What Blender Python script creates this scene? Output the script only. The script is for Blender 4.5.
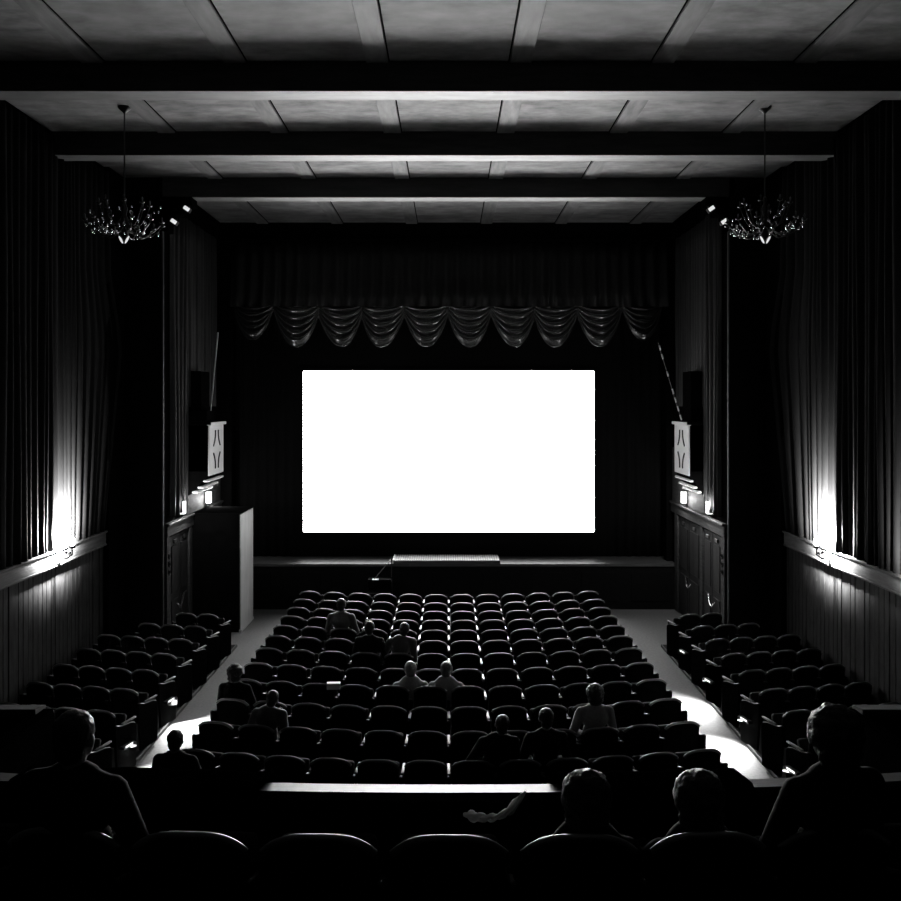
import bpy, bmesh, math, random
from mathutils import Vector, Matrix, noise

for o in list(bpy.data.objects):
    bpy.data.objects.remove(o, do_unlink=True)
S = bpy.context.scene
COL = S.collection
PI = math.pi
F = 934.0                                   # focal length in pixels of a 901 px frame

# ------------------------------------------------------------------ camera, world, exposure
cam_data = bpy.data.cameras.new('camera')
cam = bpy.data.objects.new('camera', cam_data)
COL.objects.link(cam)
cam.location = (0, 0, 5.05)
cam.rotation_euler = (PI / 2, 0, 0)         # looks along +Y, verticals stay vertical
cam_data.sensor_width = 36.0
cam_data.lens = 36.0 * F / 901.0
cam_data.shift_x = 1.5 / 901.0
cam_data.shift_y = -50.5 / 901.0
cam_data.clip_start = 0.05
cam_data.clip_end = 200
S.camera = cam

world = bpy.data.worlds.new('world')
S.world = world
world.use_nodes = True
world.node_tree.nodes['Background'].inputs[0].default_value = (1, 1, 1, 1)
world.node_tree.nodes['Background'].inputs[1].default_value = 0.0005

S.view_settings.view_transform = 'Standard'
S.view_settings.look = 'None'
S.view_settings.gamma = 1.0
S.view_settings.exposure = 0.0
S.view_settings.use_curve_mapping = False

SCREEN_POWER = 46.0                         # radiance of the lit cinema screen
LAMP_WALL = 7500.0                            # watts of each outer wall lamp
LAMP_LANTERN = 60.0                          # watts of each small lantern
LAMP_AISLE = 480.0                            # watts of each aisle lamp

# ------------------------------------------------------------------ materials
def mat(name, col, rough=0.6, spec=0.5, metal=0.0, var=0.0, scale=8.0, stretch=(1, 1, 1), bump=0.0, coat=0.0, sheen=0.0):
    m = bpy.data.materials.new(name)
    m.use_nodes = True
    nt = m.node_tree
    b = nt.nodes['Principled BSDF']
    b.inputs['Roughness'].default_value = rough
    b.inputs['Specular IOR Level'].default_value = spec
    b.inputs['Metallic'].default_value = metal
    b.inputs['Coat Weight'].default_value = coat
    b.inputs['Coat Roughness'].default_value = 0.25
    b.inputs['Sheen Weight'].default_value = sheen
    b.inputs['Base Color'].default_value = (col, col, col, 1)
    if var or bump:
        tc = nt.nodes.new('ShaderNodeTexCoord')
        mp = nt.nodes.new('ShaderNodeMapping')
        mp.inputs['Scale'].default_value = stretch
        nz = nt.nodes.new('ShaderNodeTexNoise')
        nz.inputs['Scale'].default_value = scale
        nz.inputs['Detail'].default_value = 8
        nz.inputs['Roughness'].default_value = 0.62
        nt.links.new(tc.outputs['Object'], mp.inputs['Vector'])
        nt.links.new(mp.outputs[0], nz.inputs['Vector'])
        if var:
            cr = nt.nodes.new('ShaderNodeValToRGB')
            lo, hi = max(0, col * (1 - var)), min(1, col * (1 + var))
            cr.color_ramp.elements[0].position = 0.32
            cr.color_ramp.elements[1].position = 0.68
            cr.color_ramp.elements[0].color = (lo, lo, lo, 1)
            cr.color_ramp.elements[1].color = (hi, hi, hi, 1)
            nt.links.new(nz.outputs['Fac'], cr.inputs[0])
            nt.links.new(cr.outputs[0], b.inputs['Base Color'])
        if bump:
            bp = nt.nodes.new('ShaderNodeBump')
            bp.inputs['Strength'].default_value = bump
            bp.inputs['Distance'].default_value = 0.02
            nt.links.new(nz.outputs['Fac'], bp.inputs['Height'])
            nt.links.new(bp.outputs[0], b.inputs['Normal'])
    return m

def emit(name, strength, col=1.0):
    m = bpy.data.materials.new(name)
    m.use_nodes = True
    nt = m.node_tree
    nt.nodes.remove(nt.nodes['Principled BSDF'])
    e = nt.nodes.new('ShaderNodeEmission')
    e.inputs[0].default_value = (col, col, col, 1)
    e.inputs[1].default_value = strength
    nt.links.new(e.outputs[0], nt.nodes['Material Output'].inputs[0])
    return m

M = dict(
    plaster=mat('ceiling_plaster', 0.18, 0.75, 0.2, var=0.45, scale=2.6, stretch=(0.7, 1.3, 1), bump=0.15),
    batten=mat('ceiling_batten', 0.15, 0.7, 0.2, var=0.3, scale=3.0, stretch=(3, 0.5, 1)),
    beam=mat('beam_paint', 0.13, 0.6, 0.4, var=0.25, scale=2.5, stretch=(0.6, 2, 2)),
    beamshade=mat('shaded_beam', 0.03, 0.75, 0.15, var=0.3, scale=4, stretch=(0.4, 3, 3)),
    darkwall=mat('dark_wall', 0.003, 1.0, 0.0, var=0.3, scale=3),
    floor=mat('aisle_floor', 0.105, 0.85, 0.2, var=0.22, scale=22, bump=0.1),
    stage=mat('stage_boards', 0.06, 0.5, 0.3, var=0.25, scale=3, stretch=(0.5, 6, 1)),
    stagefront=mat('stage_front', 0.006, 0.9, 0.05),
    black=mat('black_velvet', 0.006, 1.0, 0.02, sheen=0.0),
    drape=mat('wall_drape', 0.010, 0.9, 0.03, var=0.2, scale=6, stretch=(1, 1, 0.2)),
    sidedrape=mat('stage_side_drape', 0.03, 0.7, 0.2, var=0.3, scale=6, stretch=(1, 1, 0.2)),
    satin=mat('satin_swag', 0.17, 0.24, 0.8, metal=0.85),
    valance=mat('valance_cloth', 0.008, 0.6, 0.3),
    wood=mat('rail_wood', 0.04, 0.7, 0.12, var=0.45, scale=7, stretch=(1, 0.35, 3), bump=0.3),
    wainscot=mat('wainscot_wood', 0.014, 0.8, 0.06, var=0.55, scale=9, stretch=(1, 1, 0.35), bump=0.3),
    doorwood=mat('door_wood', 0.02, 0.7, 0.12, var=0.4, scale=6, stretch=(1, 1, 0.2)),
    cabinet=mat('cabinet_board', 0.4, 0.7, 0.25, var=0.15, scale=4, stretch=(1, 1, 0.3)),
    fret=mat('pale_fretwork', 0.8, 0.6, 0.3),
    fretdark=mat('fretwork_groove', 0.05, 0.7, 0.2),
    darkbox=mat('dark_box', 0.003, 1.0, 0.0, var=0.3, scale=5),
    shell=mat('seat_shell', 0.0035, 0.9, 0.0),
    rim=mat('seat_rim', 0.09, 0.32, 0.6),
    endtrim=mat('end_panel_trim', 0.015, 0.4, 0.3),
    pad=mat('seat_fabric', 0.006, 0.9, 0.15),
    arm=mat('armrest_wood', 0.07, 0.45, 0.25, var=0.2, scale=20),
    iron=mat('seat_iron', 0.01, 0.45, 0.5),
    metal=mat('dark_metal', 0.025, 0.3, 0.5, metal=1.0),
    blackmetal=mat('black_metal', 0.01, 0.4, 0.5),
    crystal=mat('chandelier_glass', 0.95, 0.12, 0.9, metal=1.0),
    skin=mat('skin', 0.14, 0.5, 0.4, sheen=0.1),
    hair=mat('dark_hair', 0.008, 0.45, 0.3, var=0.3, scale=60, stretch=(4, 4, 0.6), bump=0.5),
    hairgrey=mat('pale_hair', 0.10, 0.4, 0.6, var=0.3, scale=60, stretch=(4, 4, 0.6), bump=0.5),
    cloth_dark=mat('dark_jacket', 0.004, 0.9, 0.05, var=0.3, scale=30),
    coat=mat('coat_wool', 0.0012, 1.0, 0.0),
    scarf=mat('scarf_wool', 0.65, 0.8, 0.2, var=0.15, scale=30),
    cloth_grey=mat('grey_jacket', 0.035, 0.75, 0.3, var=0.2, scale=30, sheen=0.3),
    cloth_pale=mat('pale_shirt', 0.2, 0.8, 0.3, var=0.15, scale=30, sheen=0.2),
    eye=mat('eye', 0.3, 0.15, 0.8),
    ledge=mat('ledge_wood', 0.017, 0.5, 0.12, var=0.35, scale=14, stretch=(0.5, 4, 1), bump=0.1),
    paper=mat('paper', 0.75, 0.7, 0.3),
    white=mat('white_paint', 0.75, 0.5, 0.4),
    lamp=emit('lamp_glow', 9.0),
    lantern=emit('lantern_glow', 2.6),
    spotlens=emit('lit_lens', 0.75),
    aisleglow=emit('aisle_lens', 1.6),
)

def screen_material():
    """Screen emission with an added falloff: most goes forward, cut to the sides to keep walls dark."""
    m = bpy.data.materials.new('lit_screen')
    m.use_nodes = True
    nt = m.node_tree
    N, L = nt.nodes, nt.links
    N.remove(N['Principled BSDF'])
    g = N.new('ShaderNodeNewGeometry')
    sep = N.new('ShaderNodeSeparateXYZ')
    L.new(g.outputs['Incoming'], sep.inputs[0])
    def mth(op, a, b=None, c=None):
        n = N.new('ShaderNodeMath'); n.operation = op
        for i, v in enumerate((a, b, c)):
            if v is None: continue
            if isinstance(v, (int, float)): n.inputs[i].default_value = v
            else: L.new(v, n.inputs[i])
        return n.outputs[0]
    dy = mth('MAXIMUM', mth('ABSOLUTE', sep.outputs['Y']), 0.02)
    tx = mth('DIVIDE', sep.outputs['X'], dy)
    lobe = mth('POWER', dy, 1.25)
    q = mth('MULTIPLY_ADD', mth('MULTIPLY', tx, tx), 6.0, 1.0)
    side = mth('ADD', mth('DIVIDE', 0.945, mth('MULTIPLY', q, q)), 0.055)  # added side falloff that darkens the walls and ceiling edges
    s = mth('MULTIPLY', mth('MULTIPLY', lobe, side), SCREEN_POWER)
    e = N.new('ShaderNodeEmission')
    L.new(s, e.inputs[1])
    L.new(e.outputs[0], N['Material Output'].inputs[0])
    m.cycles.emission_sampling = 'FRONT_BACK'
    return m
M['screen'] = screen_material()

# ------------------------------------------------------------------ mesh helpers
class MB:
    """collects shapes into one bmesh"""
    def __init__(s):
        s.bm = bmesh.new()
    def box(s, x0, x1, y0, y1, z0, z1, bevel=0.0, seg=1, mtx=None):
        r = bmesh.ops.create_cube(s.bm, size=1.0)
        vs = r['verts']
        for v in vs:
            v.co = Vector(((x0 + x1) / 2 + v.co.x * (x1 - x0), (y0 + y1) / 2 + v.co.y * (y1 - y0), (z0 + z1) / 2 + v.co.z * (z1 - z0)))
        if bevel:
            es = list({e for v in vs for e in v.link_edges})
            r2 = bmesh.ops.bevel(s.bm, geom=es, offset=bevel, segments=seg, affect='EDGES', profile=0.5)
            vs = list({v for f in r2['faces'] for v in f.verts} | {v for v in vs if v.is_valid})
        if mtx is not None:
            bmesh.ops.transform(s.bm, matrix=mtx, verts=vs)
        return s
    def tube(s, pts, rad, n=8, cap=True):
        pts = [Vector(p) for p in pts]
        rads = rad if isinstance(rad, (list, tuple)) else [rad] * len(pts)
        rings = []
        t0 = (pts[1] - pts[0]).normalized()
        up = Vector((0, 0, 1)) if abs(t0.z) < 0.9 else Vector((1, 0, 0))
        a = t0.cross(up).normalized()
        for i, p in enumerate(pts):
            t = (pts[min(i + 1, len(pts) - 1)] - pts[max(i - 1, 0)]).normalized()
            a = (a - t * a.dot(t)).normalized()
            b = t.cross(a)
            rings.append([s.bm.verts.new(p + (a * math.cos(2 * PI * k / n) + b * math.sin(2 * PI * k / n)) * rads[i]) for k in range(n)])
        for r0, r1 in zip(rings, rings[1:]):
            for k in range(n):
                s.bm.faces.new((r0[k], r0[(k + 1) % n], r1[(k + 1) % n], r1[k]))
        if cap:
            s.bm.faces.new(rings[0][::-1]); s.bm.faces.new(rings[-1])
        return s
    def lathe(s, prof, n=16, c=(0, 0, 0)):
        c = Vector(c); rings = []
        for r, z in prof:
            rings.append([s.bm.verts.new(c + Vector((max(r, 1e-4) * math.cos(2 * PI * k / n), max(r, 1e-4) * math.sin(2 * PI * k / n), z))) for k in range(n)])
        for r0, r1 in zip(rings, rings[1:]):
            for k in range(n):
                s.bm.faces.new((r0[k], r0[(k + 1) % n], r1[(k + 1) % n], r1[k]))
        s.bm.faces.new(rings[0][::-1]); s.bm.faces.new(rings[-1])
        return s
    def ball(s, c, r, seg=12, rings=8, rot=None):
        r = (r, r, r) if isinstance(r, (int, float)) else r
        mt = Matrix.Translation(c) @ (rot.to_4x4() if rot else Matrix()) @ Matrix.Diagonal((*r, 1))
        bmesh.ops.create_uvsphere(s.bm, u_segments=seg, v_segments=rings, radius=1.0, matrix=mt)
        return s
    def prism(s, poly, axis, a0, a1):
        """extrude a 2-D outline; axis 'x','y' or 'z' is the extrusion direction"""
        def P(u, v, w):
            return {'x': (w, u, v), 'y': (u, w, v), 'z': (u, v, w)}[axis]
        A = [s.bm.verts.new(P(u, v, a0)) for u, v in poly]
        B = [s.bm.verts.new(P(u, v, a1)) for u, v in poly]
        n = len(poly)
        for i in range(n):
            s.bm.faces.new((A[i], A[(i + 1) % n], B[(i + 1) % n], B[i]))
        s.bm.faces.new(A[::-1]); s.bm.faces.new(B)
        return s
    def grid(s, fn, nu, nv):
        vs = [[s.bm.verts.new(fn(i / nu, j / nv)) for j in range(nv + 1)] for i in range(nu + 1)]
        for i in range(nu):
            for j in range(nv):
                s.bm.faces.new((vs[i][j], vs[i + 1][j], vs[i + 1][j + 1], vs[i][j + 1]))
        return s
    def mesh(s, name, m, smooth=False):
        bmesh.ops.recalc_face_normals(s.bm, faces=s.bm.faces)
        me = bpy.data.meshes.new(name)
        s.bm.to_mesh(me); s.bm.free()
        if m: me.materials.append(m)
        if smooth:
            me.polygons.foreach_set('use_smooth', [True] * len(me.polygons))
            if smooth == 'auto':
                try: me.set_sharp_from_angle(angle=math.radians(40))
                except Exception: pass
        return me
    def build(s, name, m, parent=None, smooth=False, loc=None, rot=None):
        o = bpy.data.objects.new(name, s.mesh(name, m, smooth))
        COL.objects.link(o)
        if parent: o.parent = parent
        if loc is not None: o.location = loc
        if rot is not None: o.rotation_euler = rot
        return o

def tag(o, label=None, cat=None, group=None, kind=None):
    if label: o['label'] = label
    if cat: o['category'] = cat
    if group: o['group'] = group
    if kind: o['kind'] = kind
    return o

def empty(name, loc=(0, 0, 0), rz=0.0):
    o = bpy.data.objects.new(name, None)
    o.empty_display_size = 0.2
    COL.objects.link(o)
    o.location = loc; o.rotation_euler = (0, 0, rz)
    return o

def child(name, me, parent, loc=None, rot=None):
    o = bpy.data.objects.new(name, me)
    COL.objects.link(o); o.parent = parent
    if loc is not None: o.location = loc
    if rot is not None: o.rotation_euler = rot
    return o

def solid(o, t):
    md = o.modifiers.new('thickness', 'SOLIDIFY'); md.thickness = t; md.offset = 0
    return o

def copy_tree(o, parent=None):
    c = o.copy(); COL.objects.link(c)
    if parent: c.parent = parent
    for ch in list(o.children): copy_tree(ch, c)
    return c

def add_light(kind, name, loc, energy, parent=None, **kw):
    d = bpy.data.lights.new(name, kind)
    d.energy = energy
    for k, v in kw.items():
        if k != 'rot': setattr(d, k, v)
    o = bpy.data.objects.new(name, d)
    COL.objects.link(o)
    o.location = loc
    if 'rot' in kw: o.rotation_euler = kw['rot']
    if parent: o.parent = parent
    return o

# ------------------------------------------------------------------ room shell
XO, XI = 6.45, 5.62            # outer hall walls, inner walls beside the stage
WALLX = {-1: (6.45, 5.62), 1: (6.30, 5.49)}
YS, YP = 18.3, 23.0            # where the hall narrows, where the proscenium curtain hangs
ZS, ZC = 9.03, 9.41            # beam soffit, ceiling

tag(MB().box(-7, 7, -6, 26, -0.2, 0).build('floor', M['floor']), kind='structure')
ceil = tag(MB().box(-7, 7, -6, 26, ZC, ZC + 0.25).build('ceiling', M['plaster']), kind='structure')
for yb, xw in ((5.7, 6.6), (8.85, 6.6), (12.0, 6.6), (15.15, 6.6), (18.3, 5.62)):
    b = MB().box(-xw, xw, yb, yb + 0.36, ZS, ZC, bevel=0.012)
    bo = b.build('beam', M['beamshade'], ceil)  # body darkened to paint in the shade on its near face
    MB().box(-xw, xw, yb + 0.002, yb + 0.36, ZS - 0.012, ZS - 0.001, bevel=0.003).build('lit_soffit', M['beam'], bo)  # thin added strip, lighter in colour for the screen-lit underside
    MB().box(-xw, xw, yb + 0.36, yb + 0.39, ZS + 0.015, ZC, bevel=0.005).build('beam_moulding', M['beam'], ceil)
ys = (-6, 5.7, 8.85, 12.0, 15.15, 18.3, 23.0)
for a, b in zip(ys, ys[1:]):
    for xc in (-4.58, -2.75, -0.92, 0.92, 2.75, 4.58):
        MB().box(xc - 0.14, xc + 0.14, a + (0.39 if a > 0 else 0), b, ZC - 0.035, ZC, bevel=0.006).build('batten', M['batten'], ceil)
        xj = xc - math.copysign(0.150, xc)
        MB().box(xj - 0.010, xj + 0.010, a + (0.39 if a > 0 else 0), b, ZC - 0.006, ZC - 0.0005).build('dark_strip', M['darkwall'], ceil)  # dark line on the centre-facing side of each batten

tag(MB().box(-7, 7, -6.2, -6, 0, ZC).build('wall_back', M['darkwall']), kind='structure')
tag(MB().box(-7, 7, 26, 26.2, 0, ZC).build('wall_front', M['darkwall']), kind='structure')

rnd = random.Random(4)
def boards(s, x, y0, y1, z0, z1, w, depth):
    mb = MB(); y = y0
    while y < y1 - 0.02:
        ww = w * rnd.uniform(0.9, 1.1); d = depth * rnd.uniform(0.8, 1.15)
        ye = min(y + ww, y1)
        xa, xb = (x - d, x) if s > 0 else (x, x + d)
        mb.box(xa, xb, y + 0.006, ye - 0.006, z0, z1, bevel=0.004)
        y = ye
    return mb

walls = {}
for s, side in ((-1, 'left'), (1, 'right')):
    XO, XI = WALLX[s]
    def span(a, b):            # two |x| values -> ordered x pair on this side
        return (a, b) if s > 0 else (-b, -a)
    w = tag(MB().box(*span(XO, XO + 0.3), -6, YS + 0.4, 0, ZC).build('wall_' + side, M['darkwall']), kind='structure')
    walls[side] = w
    wb = boards(s, s * XO, 6.0, 17.35, 0.14, 2.36, 0.165, 0.03).build('wainscot_boards', M['wainscot'], w)
    wb['kind'] = 'stuff'
    # rail and baseboard
    tr = tag(MB().box(*span(XO - 0.085, XO), 6.0, 17.35, 2.36, 2.62, bevel=0.012).box(*span(XO - 0.12, XO), 6.0, 17.35, 2.59, 2.63, bevel=0.01)
             .box(*span(XO - 0.10, XO), 6.0, 17.35, 2.35, 2.385, bevel=0.008).build('trim_%d' % (1 if s < 0 else 2), M['wood']), kind='structure')
    tag(MB().box(*span(XO - 0.05, XO), -6, 17.4, 0, 0.14, bevel=0.01).build('baseboard_' + side, M['wainscot']), kind='structure')
    # cross wall where the hall narrows, with a pilaster
    tag(MB().box(*span(XI, XO + 0.3), YS, YS + 0.4, 0, ZC).box(*span(XO - 0.10, XO), 17.45, YS, 0, ZC, bevel=0.01)
        .build('wall_pier_' + side, M['darkwall']), kind='structure')
    # inner wall beside the stage
    tag(MB().box(*span(XI, XI + 0.3), YS + 0.4, 26, 0, ZC).build('wall_stage_' + side, M['darkwall']), kind='structure')
    MB().box(*span(XI - 0.02, XI + 0.01), YS - 0.01, YS + 0.07, 0, 8.36, bevel=0.006).build('corner_bead', M['sidedrape'], bpy.data.objects['wall_pier_' + side])
    # stepped corbel carrying the proscenium beam
    cb = MB()
    for xa, za in ((5.03, 8.86), (5.22, 8.68), (5.38, 8.52), (5.50, 8.36)):
        cb.box(*span(xa, XI), YS - 0.02, YS + 0.36, za, ZS, bevel=0.01)
    tag(cb.build('trim_%d' % (3 if s < 0 else 4), M['darkbox']), kind='structure')

# stage, back curtain, screen
stage = MB()
for i in range(12):
    stage.box(-5.62 + i * 0.9366 + 0.002, -5.62 + (i + 1) * 0.9366 - 0.002, 22.5, 26, 1.04, 1.10)
XO, XI = 6.45, 5.62
tag(stage.build('floor_stage', M['stage']), kind='structure')
st = MB().box(-5.62, 5.62, 22.53, 22.7, 0, 1.04)
for i in range(9):
    st.box(-5.2 + i * 1.2, -4.3 + i * 1.2, 22.515, 22.535, 0.2, 0.9, bevel=0.006)
tag(st.build('wall_stage_front', M['stagefront']), kind='structure')

def backcloth(u, v):
    x = -5.6 + 11.2 * u
    z = 1.105 + (8.95 - 1.105) * v
    edge = min(1, max(0, (abs(x) - 3.75) / 0.6))
    return Vector((x, 23.56 + 0.03 * edge * math.sin(x * 26), z))
o = solid(MB().grid(backcloth, 420, 4).build('backdrop_curtain', M['black'], smooth=True), 0.01)
tag(o, 'tall black curtain hanging behind and around the lit screen', 'curtain')

scr = empty('cinema_screen', (0, 23.5, 1.73))
tag(scr, 'large glowing white cinema screen at the front of the hall', 'screen')
x0, x1, z0, z1 = -3.67, 3.66, 1.725, 5.785
def rrect(x0, x1, z0, z1, r, n=5):
    p = []
    for cx, cz, a in ((x1 - r, z1 - r, 0), (x0 + r, z1 - r, 90), (x0 + r, z0 + r, 180), (x1 - r, z0 + r, 270)):
        for k in range(n + 1):
            t = math.radians(a + 90 * k / n); p.append((cx + r * math.cos(t), cz + r * math.sin(t)))
    return p
mb = MB().prism(rrect(x0, x1, z0 - 1.73, z1 - 1.73, 0.05), 'y', 0.0, 0.02)
sm = mb.mesh('screen_sheet', M['screen'])
sm.materials.append(M['black'])
for p in sm.polygons:
    if p.normal.y > -0.5: p.material_index = 1
child('screen_sheet', sm, scr)
fr = MB()
for a, b, c, d in ((x0 - .07, x0, z0 - .07, z1 + .07), (x1, x1 + .07, z0 - .07, z1 + .07), (x0, x1, z1, z1 + .07), (x0, x1, z0 - .07, z0)):
    fr.box(a - (0.004 if a == x1 else 0), b + (0.004 if b == x0 else 0), -0.012, 0.03, c - 1.73 - (0.004 if c == z1 else 0), d - 1.73 + (0.004 if d == z0 else 0))
fr.build('masking_frame', M['black'], scr)

# grey ribbed platform on the stage edge
pf = empty('stage_platform', (-0.055, 22.9, 1.1))
tag(pf, 'low grey ribbed platform lying on the stage edge below the screen', 'platform')
MB().box(-1.29, 1.29, -0.38, 0.42, 0, 0.07, bevel=0.006).build('base', M['stage'], pf)
sl = MB()
for i in range(46):
    sl.box(-1.28 + i * 0.0557, -1.28 + i * 0.0557 + 0.038, -0.38, 0.42, 0.07, 0.088)
sl.build('top_ribs', mat('ribbed_grey', 0.33, 0.5, 0.4, var=0.3, scale=30), pf)['kind'] = 'stuff'
MB().box(-1.31, -1.285, -0.39, 0.43, 0, 0.1, bevel=0.004).build('edge_strip', M['white'], pf)

# small steps with a handrail in front of the stage
sp = empty('stage_steps', (-1.62, 22.48, 0))
tag(sp, 'small dark steps with a taped slanting handrail against the stage front', 'steps')
for i, (zz, yy) in enumerate(((0.26, -0.95), (0.53, -0.68), (0.80, -0.41))):
    MB().box(-0.30, 0.25, yy, -0.03, zz - 0.04, zz, bevel=0.005).build('tread', M['stagefront'], sp)
for xx in (-0.31, 0.25):
    MB().prism([(-0.95, 0), (-0.03, 0), (-0.03, 0.76), (-0.41, 0.76), (-0.41, 0.5), (-0.68, 0.5), (-0.68, 0.22), (-0.95, 0.22)], 'x', xx, xx + 0.02).build('side_panel', M['stagefront'], sp)
hr = MB().tube([(0.24, -0.04, 1.24), (-0.16, -0.45, 0.80)], 0.012).tube([(0.24, -0.04, 0.8), (0.24, -0.04, 1.24)], 0.012).tube([(-0.16, -0.45, 0.75), (-0.16, -0.45, 0.82)], 0.012).build('handrail', M['blackmetal'], sp, smooth='auto')
MB().tube([(0.215, -0.065, 1.212), (0.13, -0.15, 1.12)], 0.018).build('pale_tape', M['white'], hr)
MB().box(-0.19, -0.04, -0.50, -0.38, 0.805, 0.825, bevel=0.004).build('pale_tape', M['white'], hr)

# ------------------------------------------------------------------ proscenium valance and swags
def valance(u, v):
    x = -5.35 + 10.7 * u
    z = 7.33 + (8.93 - 7.33) * v
    return Vector((x, 22.79 + 0.15 * v + 0.045 * math.sin(x * 21 + 0.6 * math.sin(x * 3.1)) * (1.1 - 0.5 * v), z))
o = solid(MB().grid(valance, 460, 4).build('valance_curtain', M['valance'], smooth=True), 0.01)
tag(o, 'long pleated dark valance curtain across the top of the stage opening', 'curtain')
tag(MB().box(-5.62, 5.62, 22.94, 23.12, 8.93, ZC).box(-5.62, 5.62, 22.88, 22.96, 8.93, 9.02, bevel=0.01)
    .build('trim_5', M['darkwall']), kind='structure')
for s in (-1, 1):
    tag(MB().box(*((5.33, 5.62) if s > 0 else (-5.62, -5.33)), 22.9, 23.15, 1.1, 8.93, bevel=0.01).build('trim_%d' % (6 if s < 0 else 7), M['darkwall']), kind='structure')

def swag_mesh(seed, tail=False):
    r = random.Random(seed)
    ph = r.uniform(0, 6); wob = [r.uniform(-0.05, 0.05) for _ in range(4)]
    skew = r.uniform(-0.10, 0.10)
    H = 0.60
    def f(u, v):
        c = 2 * u - 1
        cc = c + skew * (1 - c * c)
        arch = (1 - abs(cc) ** 2.0)
        top = 0.0 - 0.10 * abs(c) * v
        depth = 0.10 + 1.02 * v
        pinch = 1 - 0.10 * v * (1 - abs(c))
        fold = math.sin(v * 2 * PI * 5.6 + 0.4 + 0.4 * math.sin(ph) + 0.8 * wob[0] * c)
        fine = math.sin(v * 2 * PI * 12 + ph * 2 + 3 * c)
        y = -0.22 * arch * (0.25 + 0.9 * v) + arch * (0.058 * fold + 0.006 * fine) - 0.05 + 0.10 * arch * max(0, v - 0.93) / 0.07
        z = top - depth * arch ** 0.85 - 0.02 * fold * arch
        return Vector((c * H * pinch, y, z))
    mb = MB().grid(f, 30, 46)
    return mb.mesh('swag', M['satin'], smooth=True)
swm = [swag_mesh(i) for i in range(4)]
ordn = ['first', 'second', 'third', 'fourth', 'fifth', 'sixth', 'seventh', 'eighth', 'ninth', 'tenth', 'eleventh', 'twelfth', 'thirteenth']
for k in range(-5, 5):
    o = bpy.data.objects.new('curtain_swag', swm[(k * 3) % 4]); COL.objects.link(o)
    o.location = ((k + 0.5) * 1.055 - 0.03, 22.93, 7.45)
    if k in (-5, 4): o.scale = (0.85, 1, 0.85)
    solid(o, 0.012)
    tag(o, 'draped satin curtain swag above the screen, %s from the left in its row' % ordn[k + 5], 'swag', 'satin swags across the top of the stage')

# ------------------------------------------------------------------ wall drapes
def wall_drape(s, X, y0, yend, z0, z1, pitch, amp, seed, ny=None, nz=10):
    r = random.Random(seed)
    L = yend((z0 + z1) / 2) - y0
    n = int(L / pitch)
    cuts = [0.0]
    for i in range(n): cuts.append(cuts[-1] + r.uniform(0.55, 1.5))
    cuts = [c / cuts[-1] for c in cuts]
    amps = [r.uniform(0.5, 1.2) for _ in range(n)]
    ny = ny or n * 10
    def f(u, v):
        i = 0
        for i in range(n):
            if u <= cuts[i + 1]: break
        t = (u - cuts[i]) / (cuts[i + 1] - cuts[i])
        d = amp * amps[i] * (0.5 - 0.5 * math.cos(2 * PI * t)) ** 0.8
        z = z0 + (z1 - z0) * v
        ye = yend(z); yb_ = yend(z0); k_ = 0.86
        d *= 1 + 0.15 * math.sin(v * 5 + i)
        return Vector((s * (X - 0.02 - d), y0 + (yb_ - y0) * u + (ye - yb_) * max(0, u - k_) / (1 - k_) + 0.01 * math.sin(v * 7 + i * 2), z))
    return MB().grid(f, ny, nz)

def flare(z):
    pts = ((2.6, 17.25), (6.1, 18.15), (7.4, 17.5), (9.5, 17.45))
    for (za, ya), (zb, yb) in zip(pts, pts[1:]):
        if z <= zb: return ya + (yb - ya) * max(0, (z - za) / (zb - za))
    return pts[-1][1]
for s, side in ((-1, 'left'), (1, 'right')):
    XO, XI = WALLX[s]
    o = solid(wall_drape(s, XO, 7.0, flare, 2.63, 9.3, 0.22, 0.09, 11 + s, nz=14).build('wall_curtain', M['drape'], smooth=True), 0.008)
    tag(o, 'long pleated dark curtain covering the %s hall wall above the wooden rail' % side, 'curtain', 'pleated wall curtains')
    o = solid(wall_drape(s, XI, 18.72, lambda z: 19.95, 2.72, 8.9, 0.17, 0.09, 31 + s).build('stage_side_curtain', M['sidedrape'], smooth=True), 0.008)
    tag(o, 'narrow pleated curtain on the %s side wall between the hall corner and the opera box' % side, 'curtain', 'pleated wall curtains')
    o = solid(wall_drape(s, XI, 19.97, lambda z: 22.4, 4.9, 8.9, 0.2, 0.05, 51 + s).build('stage_side_curtain', M['sidedrape'], smooth=True), 0.008)
    tag(o, 'dim pleated curtain on the %s side wall above the opera box' % side, 'curtain', 'pleated wall curtains')

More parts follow.
